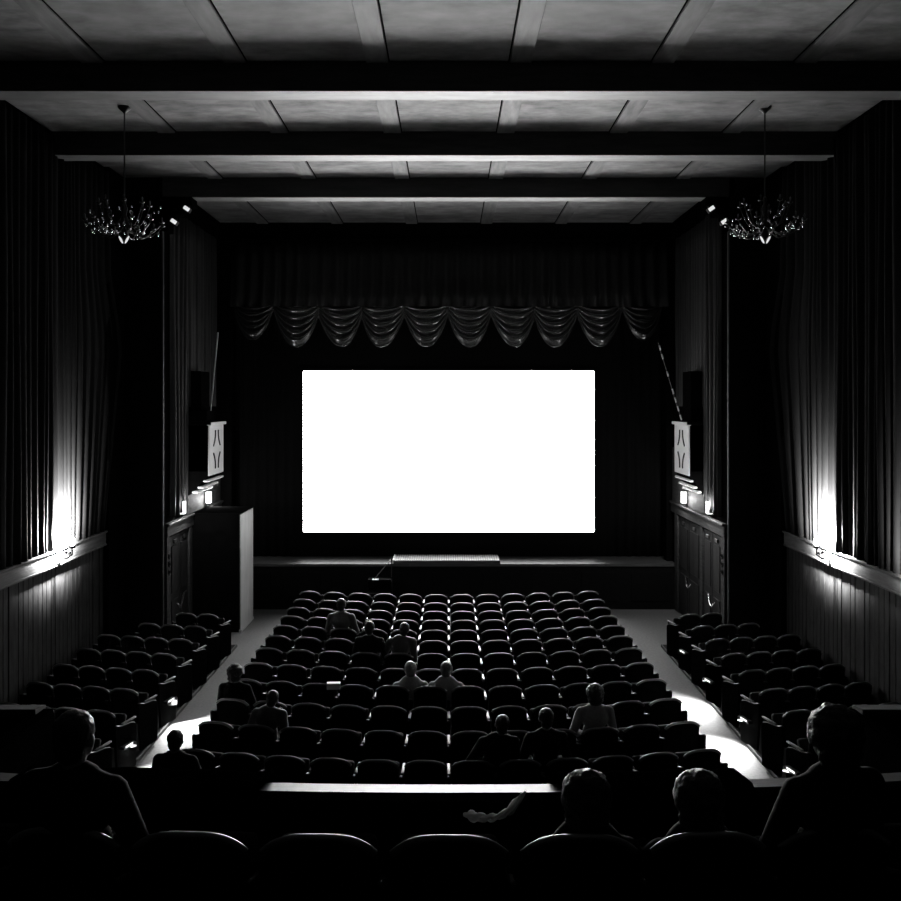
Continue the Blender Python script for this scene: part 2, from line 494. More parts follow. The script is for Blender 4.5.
# ------------------------------------------------------------------ inner side walls: rail, panel, doors, box, pole, lanterns
door_no = 1
for s, side in ((-1, 'left'), (1, 'right')):
    XO, XI = WALLX[s]
    def span(a, b):
        return (a, b) if s > 0 else (-b, -a)
    tag(MB().box(*span(XI - 0.07, XI), 18.42, 22.85, 2.33, 2.58, bevel=0.012).box(*span(XI - 0.11, XI), 18.42, 22.85, 2.55, 2.60, bevel=0.01)
        .build('trim_%d' % (8 if s < 0 else 9), M['wood']), kind='structure')
    tag(MB().box(*span(XI - 0.03, XI), 19.98, 22.85, 2.60, 3.9, bevel=0.006).build('trim_%d' % (10 if s < 0 else 11), M['wood']), kind='structure')
    # carved pilaster at the near corner, door posts
    pil = MB().box(*span(XI - 0.06, XI), 18.42, 18.66, 0, 2.33, bevel=0.01).box(*span(XI - 0.06, XI), 20.02, 20.24, 0, 2.33, bevel=0.01).box(*span(XI - 0.06, XI), 22.2, 22.5, 0, 2.33, bevel=0.01)
    for q in range(3):
        pil.tube([(s * (XI - 0.07), 18.54 + 0.05 * math.sin(a * 1.1), 1.95 - q * 0.16 + 0.05 * math.cos(a * 1.1)) for a in range(7)], 0.012, 6)
    tag(pil.build('trim_%d' % (12 if s < 0 else 13), M['wood']), kind='structure')
    for ya, yb in ((18.68, 20.0), (20.26, 22.18)):
        d = empty('door_%d' % door_no, (s * XI, (ya + yb) / 2, 0)); door_no += 1
        d['kind'] = 'structure'
        hw = (yb - ya) / 2
        def sx(a, b): return (-b, -a) if s > 0 else (a, b)
        for q in (0, 1):
            la, lb = (-hw + 0.02, -0.01) if q == 0 else (0.01, hw - 0.02)
            leaf = MB().box(*sx(0, 0.03), la, lb, 0.02, 2.30, bevel=0.004).build('door_leaf', M['doorwood'], d)
            for za, zb in ((0.2, 1.0), (1.15, 2.1)):
                MB().box(*sx(0.03, 0.045), la + 0.1, lb - 0.1, za, zb, bevel=0.012).build('panel', M['doorwood'], leaf)
            MB().box(*sx(0.03, 0.06), (la + lb) / 2 - 0.09, (la + lb) / 2 + 0.09, 2.15, 2.22, bevel=0.005).build('door_closer', M['blackmetal'], leaf)
        if True:
            hb = MB().tube([(-s * 0.07, -0.30, 0.92), (-s * 0.09, -0.14, 0.80), (-s * 0.09, 0.0, 0.83), (-s * 0.07, 0.22, 1.0)], 0.014)
            hb.build('push_handle', mat('steel_handle', 0.7, 0.25, 0.6, metal=1.0), d, smooth=True)
    # opera box
    bx = empty('opera_box', (s * XI, 20.0, 3.0))
    tag(bx, 'small projecting box with pale fretwork front on the %s wall near the screen' % side, 'balcony box', 'opera boxes beside the stage')
    def lx(v): return -s * v                      # distance out of the wall
    D = XI - 5.16
    kd = D / 0.46
    prof = [(0, 0.0), (0.10 * kd, 0.03), (0.16 * kd, 0.12), (0.26 * kd, 0.17), (0.30 * kd, 0.27), (0.40 * kd, 0.33), (D, 0.42), (D, 1.52), (0, 1.52)]
    MB().prism([(lx(a), b) for a, b in prof], 'y', 0, 1.25).build('body', M['darkbox'], bx)
    cz = 1.52
    MB().box(*sorted((lx(0), lx(D + 0.07))), -0.05, 1.30, cz, cz + 0.07, bevel=0.01).build('cornice', M['darkbox'], bx)
    MB().box(*sorted((lx(D - 0.02), lx(D + 0.08))), -0.04, 1.31, cz - 0.02, cz + 0.05, bevel=0.01).build('crown_moulding', M['fret'], bx)
    MB().box(*sorted((lx(0), lx(D + 0.0))), 0.0, 0.02, cz - 1.0, cz - 0.02).build('near_panel', M['darkbox'], bx)
    fp = MB().box(*sorted((lx(D), lx(D + 0.03))), 0.0, 1.25, 0.42, 1.52, bevel=0.006).build('fretwork_panel', M['fret'], bx)
    for y_c, dr in ((0.40, -1), (0.82, 1)):
        for zc_, fl in ((0.72, 1), (1.22, -1)):
            pts = []
            for q in range(7):
                t = q / 6 - 0.5
                pts.append((lx(D + 0.032), y_c + dr * fl * 0.16 * t + dr * 0.06 * (1 - 4 * t * t) * -1, zc_ + 0.34 * t))
            MB().tube(pts, 0.022, 6).build('fretwork_slot', M['fretdark'], fp, smooth=True)
    for q, (a, b) in enumerate(((0.12, 0.05), (0.24, 0.15), (0.36, 0.29))):
        MB().box(*sorted((lx(a * kd), lx((a + 0.13) * kd))), -0.03, 1.28, b, b + 0.05, bevel=0.015).build('corbel_moulding', M['fret'], bx)
    if s < 0:
        MB().box(*sorted((lx(0), lx(0.46))), -0.1, 0.5, cz + 0.07, cz + 0.30, bevel=0.01).build('top_shelf', M['darkbox'], bx)
    MB().box(*sorted((lx(0.0), lx(0.30))), 0.05, 0.75, cz + (0.30 if s < 0 else 0.07), cz + 1.15, bevel=0.01).build('upper_cabinet', M['darkbox'], bx)
    # flagpole
    if s < 0: a, b = Vector((-5.20, 20.3, 4.60)), Vector((-5.02, 20.3, 6.52))
    else: a, b = Vector((5.06, 20.3, 4.60)), Vector((4.55, 20.3, 6.30))
    fpz = empty('flagpole', a)
    tag(fpz, ('thin pale pole leaning up from the left opera box' if s < 0 else 'thin black and white striped pole leaning from the right opera box'), 'pole')
    d = b - a
    fpz_pole = MB().tube([(0, 0, 0), d], 0.014 if s < 0 else 0.011, 8).build('pole', M['white'] if s < 0 else M['blackmetal'], fpz, smooth='auto')
    if s > 0:
        for q in range(9):
            if q in (4, 6): continue
            MB().tube([d * (q / 9 + 0.01), d * (q / 9 + 0.075)], 0.018, 8).build('white_band', M['white'], fpz)
    # lanterns
    for yl, zl, which in ((19.36, 2.81, 'nearer the seats'), (21.45, 2.80, 'nearer the screen')):
        ln = empty('wall_lantern', (s * (XI - 0.10), yl, zl))
        tag(ln, 'small glowing box lantern on the %s side wall, the one %s' % (side, which), 'lamp', 'small box lanterns below the opera boxes')
        MB().box(-0.055, 0.055, -0.06, 0.06, -0.12, 0.15, bevel=0.01).build('shade', M['lantern'], ln)
        MB().box(-0.065, 0.065, -0.07, 0.07, 0.15, 0.165, bevel=0.003).build('cap', M['blackmetal'], ln)
        MB().box(-0.03, 0.10 if s > 0 else 0.03, -0.03, 0.03, -0.15, -0.12).box(*((0.05, 0.10) if s > 0 else (-0.10, -0.05)), -0.03, 0.03, -0.15, 0.0).build('bracket', M['blackmetal'], ln)
        add_light('POINT', 'lantern_bulb', (-s * 0.08, 0, -0.02), LAMP_LANTERN, ln, shadow_soft_size=0.05)
# corner floodlights
for s, side in ((-1, 'left'), (1, 'right')):
    XO, XI = WALLX[s]
    for (px, pz, which) in ((5.10, 8.77, 'upper'), (5.35, 8.52, 'lower')):
        fl = empty('floodlight', (s * px, 18.2, pz))
        fl.rotation_euler = (0, s * math.radians(-35), 0)
        tag(fl, 'small pale floodlight on the %s stepped corner of the ceiling, %s one of two' % (side, which), 'floodlight', 'floodlights on the ceiling corners')
        MB().box(-0.075, 0.075, -0.05, 0.06, -0.045, 0.045, bevel=0.012).build('housing', M['blackmetal'], fl)
        MB().box(-0.062, 0.062, -0.062, -0.048, -0.036, 0.036, bevel=0.006).build('lens', M['spotlens'], fl)
        MB().tube([(0.0, 0.05, 0), (s * 0.02, 0.10, 0.08)], 0.012, 6).build('bracket', M['blackmetal'], fl)

# cabinet at the left of the stage
cb = empty('tall_cabinet', (-5.06, 20.9, 0))
tag(cb, 'tall plain wooden cabinet standing against the left wall beside the stage', 'cabinet')
MB().box(-0.52, 0.52, -0.6, 0.62, 0.0, 2.56, bevel=0.006).build('carcass', M['darkbox'], cb)  # front darkened to put its shade into the colour; lit side stays pale
MB().box(0.52, 0.545, -0.62, 0.63, 0.02, 2.58, bevel=0.004).build('side_panel', M['cabinet'], cb)
MB().box(-0.52, 0.545, -0.63, 0.64, 2.56, 2.60, bevel=0.004).build('top_board', M['darkbox'], cb)
MB().box(0.50, 0.56, -0.63, 0.64, 0.0, 0.06, bevel=0.004).build('plinth', M['cabinet'], cb)

# ------------------------------------------------------------------ outer wall lamps
for s, side in ((-1, 'left'), (1, 'right')):
    XO, XI = WALLX[s]
    for yl, near in ((15.2, False), (12.05, True)):
        sc = empty('wall_sconce', (s * (XO - 0.13), yl, 2.66))
        tag(sc, ('bright lamp shining up the curtain on the %s wall rail' % side) if not near else ('second lamp on the %s wall rail, at the very edge of the picture' % side), 'wall lamp', 'lamps on the hall wall rails')
        MB().box(*((0.02, 0.05) if s > 0 else (-0.05, -0.02)), -0.07, 0.07, -0.28, -0.06, bevel=0.01).build('backplate', M['blackmetal'], sc)
        arm = MB().tube([(s * 0.03, 0, -0.16), (-s * 0.10, -0.02, -0.19), (-s * 0.19, 0, -0.12), (-s * 0.18, 0.0, -0.02)], 0.018, 8)
        arm.ball((-s * 0.12, 0.07, -0.12), 0.035, 8, 6).ball((-s * 0.12, -0.08, -0.08), 0.03, 8, 6)
        arm.build('arm', M['blackmetal'], sc, smooth=True)
        MB().lathe([(0.02, -0.03), (0.055, -0.02), (0.075, 0.02), (0.07, 0.02), (0.05, -0.01), (0.01, -0.02)], 14, (-s * 0.18, 0, 0)).build('cup', M['blackmetal'], sc, smooth=True)
        MB().ball((-s * 0.18, 0, 0.09), (0.055, 0.055, 0.085), 14, 10).build('bulb', M['lamp'], sc, smooth=True)
        p = LAMP_WALL * (1.0 if not near else (0.25 if s > 0 else 0.02))
        # reflector bulb, turned to the wall behind it and upwards
        add_light('SPOT', 'sconce_bulb', (-s * 0.105, 0, 0.13), p, sc, shadow_soft_size=0.04, spot_size=math.radians(171), spot_blend=0.2,
                  rot=(0, -s * math.radians(90 + 4), 0))

# ------------------------------------------------------------------ chandeliers
def chandelier(x, y, z, label, seed):
    r = random.Random(seed)
    ch = empty('chandelier', (x, y, z))
    tag(ch, label, 'chandelier', 'unlit chandeliers hanging from the ceiling')
    top = ZC - z
    MB().lathe([(0.001, top), (0.10, top), (0.09, top - 0.03), (0.03, top - 0.08), (0.012, top - 0.10)], 16).build('canopy', M['blackmetal'], ch, smooth='auto')
    MB().tube([(0, 0, 0.38), (0, 0, top - 0.08)], 0.012, 8).build('rod', M['blackmetal'], ch, smooth='auto')
    MB().lathe([(0.01, 0.40), (0.03, 0.36), (0.02, 0.30), (0.05, 0.22), (0.03, 0.12), (0.08, 0.02), (0.10, -0.06), (0.05, -0.14), (0.06, -0.2), (0.02, -0.25), (0.005, -0.3)], 16).build('stem', M['metal'], ch, smooth=True)
    for tier, (na, R, h, dz) in enumerate(((12, 0.56, 0.05, -0.06), (8, 0.36, 0.20, 0.06))):
        for k in range(na):
            a = 2 * PI * k / na + tier * 0.3
            ca, sa = math.cos(a), math.sin(a)
            pts = []
            for q in range(9):
                t = q / 8
                rr = 0.06 + (R - 0.06) * t
                pts.append((rr * ca, rr * sa, dz - 0.14 * math.sin(PI * t) + h * t * t))
            arm = MB().tube(pts, 0.008, 6).build('arm', M['metal'], ch, smooth=True)
            ex, ey, ez = pts[-1]
            MB().lathe([(0.005, 0), (0.035, 0.01), (0.04, 0.025), (0.012, 0.03)], 10, (ex, ey, ez)).build('drip_pan', M['metal'], arm, smooth=True)
            MB().lathe([(0.010, 0.03), (0.010, 0.06), (0.014, 0.075), (0.010, 0.09), (0.002, 0.10)], 8, (ex, ey, ez)).build('candle', M['cloth_grey'], arm, smooth=True)
    me = MB().ball((0, 0, 0), (0.014, 0.014, 0.020), 10, 8).mesh('crystal', M['crystal'], True)
    me2 = MB().ball((0, 0, 0), (0.020, 0.020, 0.028), 10, 8).mesh('crystal', M['crystal'], True)
    for k in range(84):
        a = r.uniform(0, 2 * PI); R = 0.57 * math.sqrt(r.uniform(0.05, 1))
        zz = -0.02 - 0.20 * math.sqrt(max(0, 1 - (R / 0.6) ** 2)) * r.uniform(0.2, 1.0) + (r.random() < 0.3) * r.uniform(0.1, 0.3)
        child('crystal', me if r.random() < 0.7 else me2, ch, (R * math.cos(a), R * math.sin(a), zz))
    for sx_ in (-1, 1):
        MB().ball((sx_ * 0.045, -0.02, -0.25), (0.016, 0.016, 0.062), 10, 8, Matrix.Rotation(sx_ * 0.5, 3, 'Y')).build('glass_petal', emit('petal_glow_%d' % (sx_ + 2), 0.7), ch, smooth=True)  # petals glow on their own to paint the two bright flecks
    return ch
chandelier(-4.83, 13.9, 7.68, 'unlit crystal chandelier hanging on a rod at the upper left', 3)
chandelier(4.70, 13.9, 7.68, 'unlit crystal chandelier hanging on a rod at the upper right', 8)

# ------------------------------------------------------------------ theatre seats
def backrest_outline(w, h0, h1, drop, n=16):
    p = []
    for i in range(n + 1):
        t = -1 + 2 * i / n
        p.append((t * w / 2, h1 - drop * abs(t) ** 3.4))
    p += [(w / 2 * 0.99, h0 + 0.06), (w / 2 * 0.93, h0), (-w / 2 * 0.93, h0), (-w / 2 * 0.99, h0 + 0.06)]
    return p[::-1]

def seat_meshes():
    w = 0.478
    R = {}
    lean = 0.16
    def bend(me):
        for v in me.vertices:
            x, y, z = v.co
            v.co.y = y - 0.20 * x * x * -1 - (z - 0.40) * lean - 0.02
    # back shell
    bm = MB().prism(backrest_outline(w, 0.36, 0.85, 0.075), 'y', -0.012, 0.012)
    for v in bm.bm.verts: pass
    me = bm.mesh('backrest', M['shell']); bend(me); R['backrest'] = me
    # rounded rim that follows the top edge
    pts = [(x, 0, z) for x, z in ((t * w / 2, 0.85 - 0.075 * abs(t) ** 3.4 + 0.004) for t in [-1 + i / 10 for i in range(21)])]
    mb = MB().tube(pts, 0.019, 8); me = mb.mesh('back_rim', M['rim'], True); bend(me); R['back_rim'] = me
    mb = MB().prism(backrest_outline(w - 0.05, 0.40, 0.825, 0.07), 'y', 0.012, 0.055)
    me = mb.mesh('back_pad', M['pad']); bend(me); R['back_pad'] = me
    # tipped-up cushion
    mb = MB().box(-0.22, 0.22, -0.04, 0.05, -0.22, 0.22, bevel=0.03, seg=2, mtx=Matrix.Translation((0, 0.15, 0.52)) @ Matrix.Rotation(math.radians(-16), 4, 'X'))
    R['cushion_up'] = mb.mesh('seat_cushion', M['pad'], True)
    mb = MB().box(-0.22, 0.22, 0.04, 0.48, 0.38, 0.46, bevel=0.03, seg=2)
    R['cushion_down'] = mb.mesh('seat_cushion', M['pad'], True)
    # armrest and cast standard
    mb = MB().box(-0.021, 0.021, 0.03, 0.36, 0.640, 0.664, bevel=0.008, seg=2)
    R['armrest'] = mb.mesh('armrest', M['arm'], True)
    R['dark_armrest'] = R['armrest'].copy(); R['dark_armrest'].materials.clear(); R['dark_armrest'].materials.append(M['shell'])
    mb = MB().prism([(-0.06, 0.0), (0.30, 0.0), (0.30, 0.03), (0.20, 0.06), (0.20, 0.30), (0.32, 0.50), (0.32, 0.638), (-0.05, 0.638), (-0.03, 0.30), (0.02, 0.06), (-0.06, 0.03)], 'x', -0.016, 0.016)
    R['standard'] = mb.mesh('leg', M['shell'])
    # full end panel for the aisle side
    mb = MB().prism([(-0.08, 0.0), (0.34, 0.0), (0.35, 0.54), (0.32, 0.585), (0.22, 0.615), (0.10, 0.625), (0.0, 0.635), (-0.08, 0.66), (-0.14, 0.68), (-0.12, 0.30)], 'x', -0.018, 0.018)
    R['end_panel'] = mb.mesh('end_panel', M['darkbox'])
    mb = MB().tube([(0, 0.345, 0.53), (0, 0.32, 0.585), (0, 0.22, 0.617), (0, 0.10, 0.627), (0, 0.0, 0.637), (0, -0.08, 0.662), (0, -0.14, 0.682)], 0.014, 6)
    R['end_rim'] = mb.mesh('end_trim', M['endtrim'], True)
    return R
SM = seat_meshes()
def make_seat():
    t = empty('theater_seat')
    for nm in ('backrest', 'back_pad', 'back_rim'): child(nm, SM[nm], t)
    child('seat_cushion', SM['cushion_up'], t)
    child('armrest', SM['armrest'], t, (-0.275, 0, 0)); child('leg', SM['standard'], t, (-0.275, 0, 0))
    return t
proto = make_seat()
used = [False]
def place_seat(x, y, z, rz, label, group, last=False, down=False, end=None, wide=None):
    t = proto if not used[0] else copy_tree(proto)
    used[0] = True
    t.location = (x, y, z); t.rotation_euler = (0, 0, rz)
    tag(t, label, 'seat', group)
    if last:
        child('armrest', SM['armrest'], t, (0.275, 0, 0)); child('leg', SM['standard'], t, (0.275, 0, 0))
    if down:
        for c in t.children:
            if c.name.startswith('seat_cushion'): c.data = SM['cushion_down']
    if end is not None:
        child('end_panel', SM['end_panel'], t, (end * 0.285, 0, 0))
        child('end_trim', SM['end_rim'], t, (end * 0.285, 0, 0))
    return t

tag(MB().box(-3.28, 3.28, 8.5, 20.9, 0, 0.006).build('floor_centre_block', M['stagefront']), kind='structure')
ROWS = [20.17, 19.35, 18.58, 17.83, 17.07, 16.32, 15.5, 14.62, 13.74, 12.83, 11.89, 10.93, 9.97]
RC = 13.0
sat = {(4, 2), (6, 3), (6, 4), (8, 4), (8, 5), (9, 0), (10, 1), (12, 0), (11, 7), (11, 8), (10, 9)}
for r, Y in enumerate(ROWS):
    for c in range(12):
        X = (c - 5.5) * 0.55
        yy = Y + X * X / (2 * RC)
        side = 'left' if c < 6 else 'right'
        k = c if c < 6 else 11 - c
        lab = 'theatre seat in the centre block, %s row from the stage, %s' % (ordn[r], ('%s from the %s aisle' % (ordn[k], side)) if k else 'at the %s aisle' % side)
        place_seat(X, yy, 0, math.atan(X / RC), lab, 'seats of the centre block', last=(c == 11), down=(r, c) in sat, end=(None if 0 < c < 11 else (-1 if c == 0 else 1)))

# side blocks on low raised platforms, with lamps on some end panels
AISLE = {1: {1: (0.1, 0.05, False), 3: (0.2, 0.026, True), 5: (0.18, 0.042, True), 7: (0.18, 0.042, True)}, -1: {4: (0.12, 0.09, True), 6: (0.1, 0.042, True)}}  # rearmost right lamp is added behind the ledge to brighten the near aisle
def aisle_lamp(t, s, y0, drop, full=True):
    """lamp low on the aisle side of an end panel; hood lips and slanted plate are added to shape its light"""
    xe = -s * 0.303
    bx, by, bz = xe - s * 0.045, y0, 0.355
    h = MB().box(*sorted((xe, xe - s * 0.075)), y0 - 0.15, y0 + 0.10, 0.375, 0.383)
    h.box(*sorted((xe - s * 0.075, xe - s * 0.070)), y0 - 0.15, y0 + 0.10, 0.345, 0.383)
    h.box(*sorted((xe, xe - s * 0.075)), y0 - 0.155, y0 - 0.15, 0.347, 0.383)
    R_ = Matrix.Translation((bx, by, 0)) @ Matrix.Rotation(-s * PI / 4, 4, 'Z')  # added plate, turned to cut the floor light at a slant
    h.box(-0.06, 0.11, 0.028, 0.032, 0.355 - drop, 0.383, mtx=R_) if s < 0 else h.box(-0.11, 0.06, 0.028, 0.032, 0.355 - drop, 0.383, mtx=R_)
    hood = h.build('aisle_lamp', M['blackmetal'], t)
    MB().box(*sorted((xe - s * 0.080, xe - s * 0.0755)), y0 - 0.12, y0 + 0.05, 0.36, 0.388, bevel=0.002).build('lens', M['aisleglow'], hood)
    if full:
        add_light('SPOT', 'aisle_bulb', (bx, by, bz), LAMP_AISLE, hood, shadow_soft_size=0.006, spot_size=math.radians(160), spot_blend=0.9,
                  rot=(0, s * math.radians(66), 0))
for s, side in ((-1, 'left'), (1, 'right')):
    XO, XI = WALLX[s]
    xa, xb = (4.36, XO - 0.05) if s > 0 else (-XO + 0.05, -4.36)
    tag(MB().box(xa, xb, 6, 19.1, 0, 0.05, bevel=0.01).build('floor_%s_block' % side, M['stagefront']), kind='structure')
    tag(MB().box(*((4.33, 4.36) if s > 0 else (-4.36, -4.33)), 6, 19.1, 0, 0.06, bevel=0.008).build('trim_%d' % (14 if s < 0 else 15), M['wood']), kind='structure')
    for r in range(10):
        Y = 18.12 - 0.93 * r
        for c in range(4):
            X = s * (4.64 + c * 0.45)
            yy = Y + (abs(X) - 4.64) * 0.22
            if (r == 0 and c > 1) or (r == 1 and c > 2): continue
            lab = 'theatre seat in the %s side block, %s row from the front, %s' % (side, ordn[r], ('%s from the aisle' % ordn[c]) if c else 'on the aisle')
            t = place_seat(X, yy, 0.05, s * 0.24, lab, 'seats of the %s side block' % side, last=(s > 0 and (c == 3 or (r == 0 and c == 1) or (r == 1 and c == 2))) or (s < 0 and c == 0), end=(-s if c == 0 else None))
            t.scale = (0.92, 1, 1)
            if c == 0 and r in AISLE[s]:
                aisle_lamp(t, s, *AISLE[s][r])

# ------------------------------------------------------------------ balcony
def curveY(x): return 4.56 + x * x / 36.0
led = []
def strip(mb, xs, fy0, fy1, z0, z1, tilt=0.0):
    for a, b in zip(xs, xs[1:]):
        P = [(a, fy0(a)), (b, fy0(b)), (b, fy1(b)), (a, fy1(a))]
        V = [mb.bm.verts.new((x, y, z0)) for x, y in P] + [mb.bm.verts.new((x, y, z1 - (tilt if i > 1 else 0))) for i, (x, y) in enumerate(P)]
        for f in ((3, 2, 1, 0), (4, 5, 6, 7), (0, 1, 5, 4), (1, 2, 6, 5), (2, 3, 7, 6), (3, 0, 4, 7)):
            mb.bm.faces.new([V[i] for i in f])
xs = [-2.5 + 5.0 * i / 20 for i in range(21)]
mb = MB(); strip(mb, xs, lambda x: curveY(x) + 0.05, lambda x: curveY(x) + 0.14, 1.75, 3.10)
for s in (-1, 1):
    XO = 6.45
    a, b = (2.58, XO) if s > 0 else (-XO, -2.58)
    mb.box(a, b, 5.80, 5.90, 1.75, 3.10)
    mb.box(*((2.50, 2.60) if s > 0 else (-2.60, -2.50)), 4.70, 5.90, 1.75, 3.10)
tag(mb.build('wall_balcony', M['darkwall']), kind='structure')
mb = MB(); strip(mb, xs, lambda x: curveY(x) - 0.005, lambda x: curveY(x) + 0.145, 3.09, 3.135, tilt=0.022)
tag(mb.build('trim_16', M['ledge']), kind='structure')
for s in (-1, 1):
    a, b = (2.56, XO) if s > 0 else (-XO, -2.56)
    mb = MB(); strip(mb, [a, b], lambda x: 5.78, lambda x: 5.93, 3.09, 3.135, tilt=0.02)
    tag(mb.build('trim_%d' % (17 if s < 0 else 18), M['ledge']), kind='structure')
bf = MB().box(-2.55, 2.55, 3.35, 4.66, 2.05, 2.35).box(-XO, XO, 2.45, 3.35, 2.3, 2.65).box(-XO, XO, 1.55, 2.45, 2.6, 2.98).box(-XO, XO, -6, 1.55, 2.9, 3.35)
bf.box(-XO, -2.55, 3.35, 5.85, 2.05, 2.35).box(2.55, XO, 3.35, 5.85, 2.05, 2.35)
tag(bf.build('floor_balcony', M['stagefront']), kind='structure')
bal = []
for r, (Y, z) in enumerate(((4.02, 2.35),)):
    n = 4 if r == 0 else 3
    for c in range(-n, n + 1):
        X = c * 0.55
        nm = 'middle seat' if c == 0 else '%s seat %s of the middle' % (ordn[abs(c) - 1], 'left' if c < 0 else 'right')
        t = place_seat(X, Y + X * X / 40, z, math.atan(X / 20), 'dark balcony seat, %s row, %s' % ('front' if r == 0 else 'second', nm), 'balcony seats in the foreground',
                   last=(c == n), down=(r == 0 and c in (-3, 1, 2, 3)))
        for q in t.children:
            if q.name.startswith('armrest'): q.data = SM['dark_armrest']

# ------------------------------------------------------------------ people
def remeshed(mb, name, m, voxel):
    me = mb.mesh(name + '_src', m)
    o = bpy.data.objects.new(name + '_src', me); COL.objects.link(o)
    md = o.modifiers.new('r', 'REMESH'); md.mode = 'VOXEL'; md.voxel_size = voxel; md.use_smooth_shade = True
    sm_ = o.modifiers.new('s', 'SMOOTH'); sm_.factor = 0.5; sm_.iterations = 3
    dg = bpy.context.evaluated_depsgraph_get()
    out = bpy.data.meshes.new_from_object(o.evaluated_get(dg))
    out.name = name
    bpy.data.objects.remove(o, do_unlink=True)
    bpy.data.meshes.remove(me)
    out.materials.clear(); out.materials.append(m)
    return out

def limb(mb, pts, rads, n=12):
    P = [Vector(p) for p in pts]
    for (a, ra), (b, rb) in zip(zip(P, rads), zip(P[1:], rads[1:])):
        mb.tube([a, b], [ra, rb], n)
    for p, r in zip(P, rads): mb.ball(p, r * 1.0, 12, 8)

def person_meshes(pose, tuck=False):
    """seated figure facing +Y; returns meshes for body, jacket, trousers, hair"""
    sl = {'upright': 0.0, 'lean': 0.0, 'slouch': 1.0}[pose]
    hip = Vector((0, 0.17 + 0.12 * sl, 0.54 - 0.03 * sl))
    waist = Vector((0, 0.13 + 0.04 * sl, 0.74 - 0.12 * sl))
    chest = Vector((0, 0.08 - 0.0 * sl, 0.95 - 0.20 * sl))
    neck = Vector((0, 0.07, 1.09 - 0.24 * sl))
    head = Vector((0.0, 0.10 + 0.02 * sl, 1.225 - 0.235 * sl))
    if pose == 'lean':
        waist.x += 0.02; chest.x += 0.05; neck.x += 0.08; head.x += 0.11; head.z -= 0.015
    hx = neck.x
    sh = [Vector((hx * 0.9 + s * 0.185, chest.y + 0.0, neck.z - 0.075)) for s in (-1, 1)]
    if pose == 'lean':
        el = [Vector((-0.28, 0.22, 0.70)), Vector((0.28, 0.14, 0.66))]
        wr = [Vector((-0.10, 0.42, 0.60)), Vector((0.22, 0.22, 0.92))]
        hd = [Vector((1, 0.3, -0.1)), Vector((-0.25, -0.1, 1))]
    else:
        el = [Vector((s * 0.27, 0.17 + 0.06 * sl, 0.72 - 0.10 * sl)) for s in (-1, 1)]
        wr = [Vector((s * 0.12, 0.40, 0.63 - 0.02 * sl)) for s in (-1, 1)]
        hd = [Vector((-s * 0.35, 1, -0.1)) for s in (-1, 1)]
    kn = [Vector((s * 0.12, 0.62 + 0.05 * sl, 0.56)) for s in (-1, 1)]
    an = [Vector((s * 0.12, 0.62 + 0.08 * sl, 0.10)) for s in (-1, 1)]
    if tuck:                                    # feet drawn back under the seat
        for v in kn: v.y = 0.52
        for v in an: v.y = 0.28
    b = MB()
    # torso
    def torso(mb, k):
        mb.ball(hip, (0.165 * k, 0.13 * k, 0.11 * k), 16, 10)
        mb.ball(waist, (0.135 * k, 0.10 * k, 0.15 * k), 16, 10)
        mb.ball(chest, (0.165 * k, 0.11 * k, 0.17 * k), 16, 10)
        mb.ball((hip + waist) / 2, (0.145 * k, 0.11 * k, 0.13 * k), 16, 10)
        limb(mb, [sh[0], (sh[0] + sh[1]) / 2 + Vector((0, 0, 0.035)), sh[1]], [0.055 * k, 0.065 * k, 0.055 * k])
    torso(b, 1.0)
    limb(b, [neck - Vector((0, 0, 0.06)), neck, head - Vector((0, 0.01, 0.05))], [0.062, 0.052, 0.052])
    rot = Matrix.Rotation(0.18 if pose == 'lean' else 0.0, 3, 'Y')
    def H(v): return head + rot @ Vector(v)
    b.ball(H((0, -0.008, 0.02)), (0.074, 0.092, 0.092), 20, 14, rot)
    b.ball(H((0, 0.030, -0.045)), (0.055, 0.062, 0.062), 16, 10, rot)
    b.ball(H((0, 0.060, -0.085)), (0.028, 0.024, 0.022), 12, 8, rot)
    b.ball(H((0, 0.098, -0.018)), (0.012, 0.018, 0.026), 10, 8, rot)
    b.ball(H((0, 0.078, 0.022)), (0.048, 0.016, 0.010), 10, 8, rot)
    b.ball(H((0, 0.088, -0.055)), (0.024, 0.010, 0.008), 10, 8, rot)
    for s in (-1, 1): b.ball(H((s * 0.077, -0.005, -0.01)), (0.010, 0.020, 0.032), 10, 8, rot)
    for i in (0, 1):
        limb(b, [sh[i], el[i], wr[i]], [0.050, 0.040, 0.027])
        d = hd[i].normalized()
        sd = d.cross(Vector((0, 0, 1)) if abs(d.z) < 0.8 else Vector((0, 1, 0))).normalized()
        nrm = sd.cross(d)
        pc = wr[i] + d * 0.055
        R3 = Matrix((sd, d, nrm)).transposed()
        b.ball(pc, (0.042, 0.052, 0.018), 12, 8, R3)
        for f, ln in enumerate((0.062, 0.074, 0.070, 0.055)):
            base = pc + d * 0.035 + sd * (-0.030 + f * 0.020)
            mid = base + d * ln * 0.55 - nrm * 0.006
            tip = base + d * ln * 0.95 - nrm * 0.028
            limb(b, [base, mid, tip], [0.0095, 0.0088, 0.0075], 8)
        tb = wr[i] + d * 0.03 - sd * 0.034 * (1 if i else -1)
        limb(b, [tb, tb + d * 0.03 - sd * 0.022 * (1 if i else -1), tb + d * 0.06 - sd * 0.026 * (1 if i else -1)], [0.013, 0.0105, 0.009], 8)
        limb(b, [hip + Vector(((-1, 1)[i] * 0.08, 0.02, -0.01)), kn[i], an[i]], [0.082, 0.056, 0.038])
        b.ball(an[i] + Vector((0, 0.07, -0.055)), (0.040, 0.12, 0.035), 12, 8)
    body = remeshed(b, 'body', M['skin'], 0.009)
    j = MB(); torso(j, 1.10)
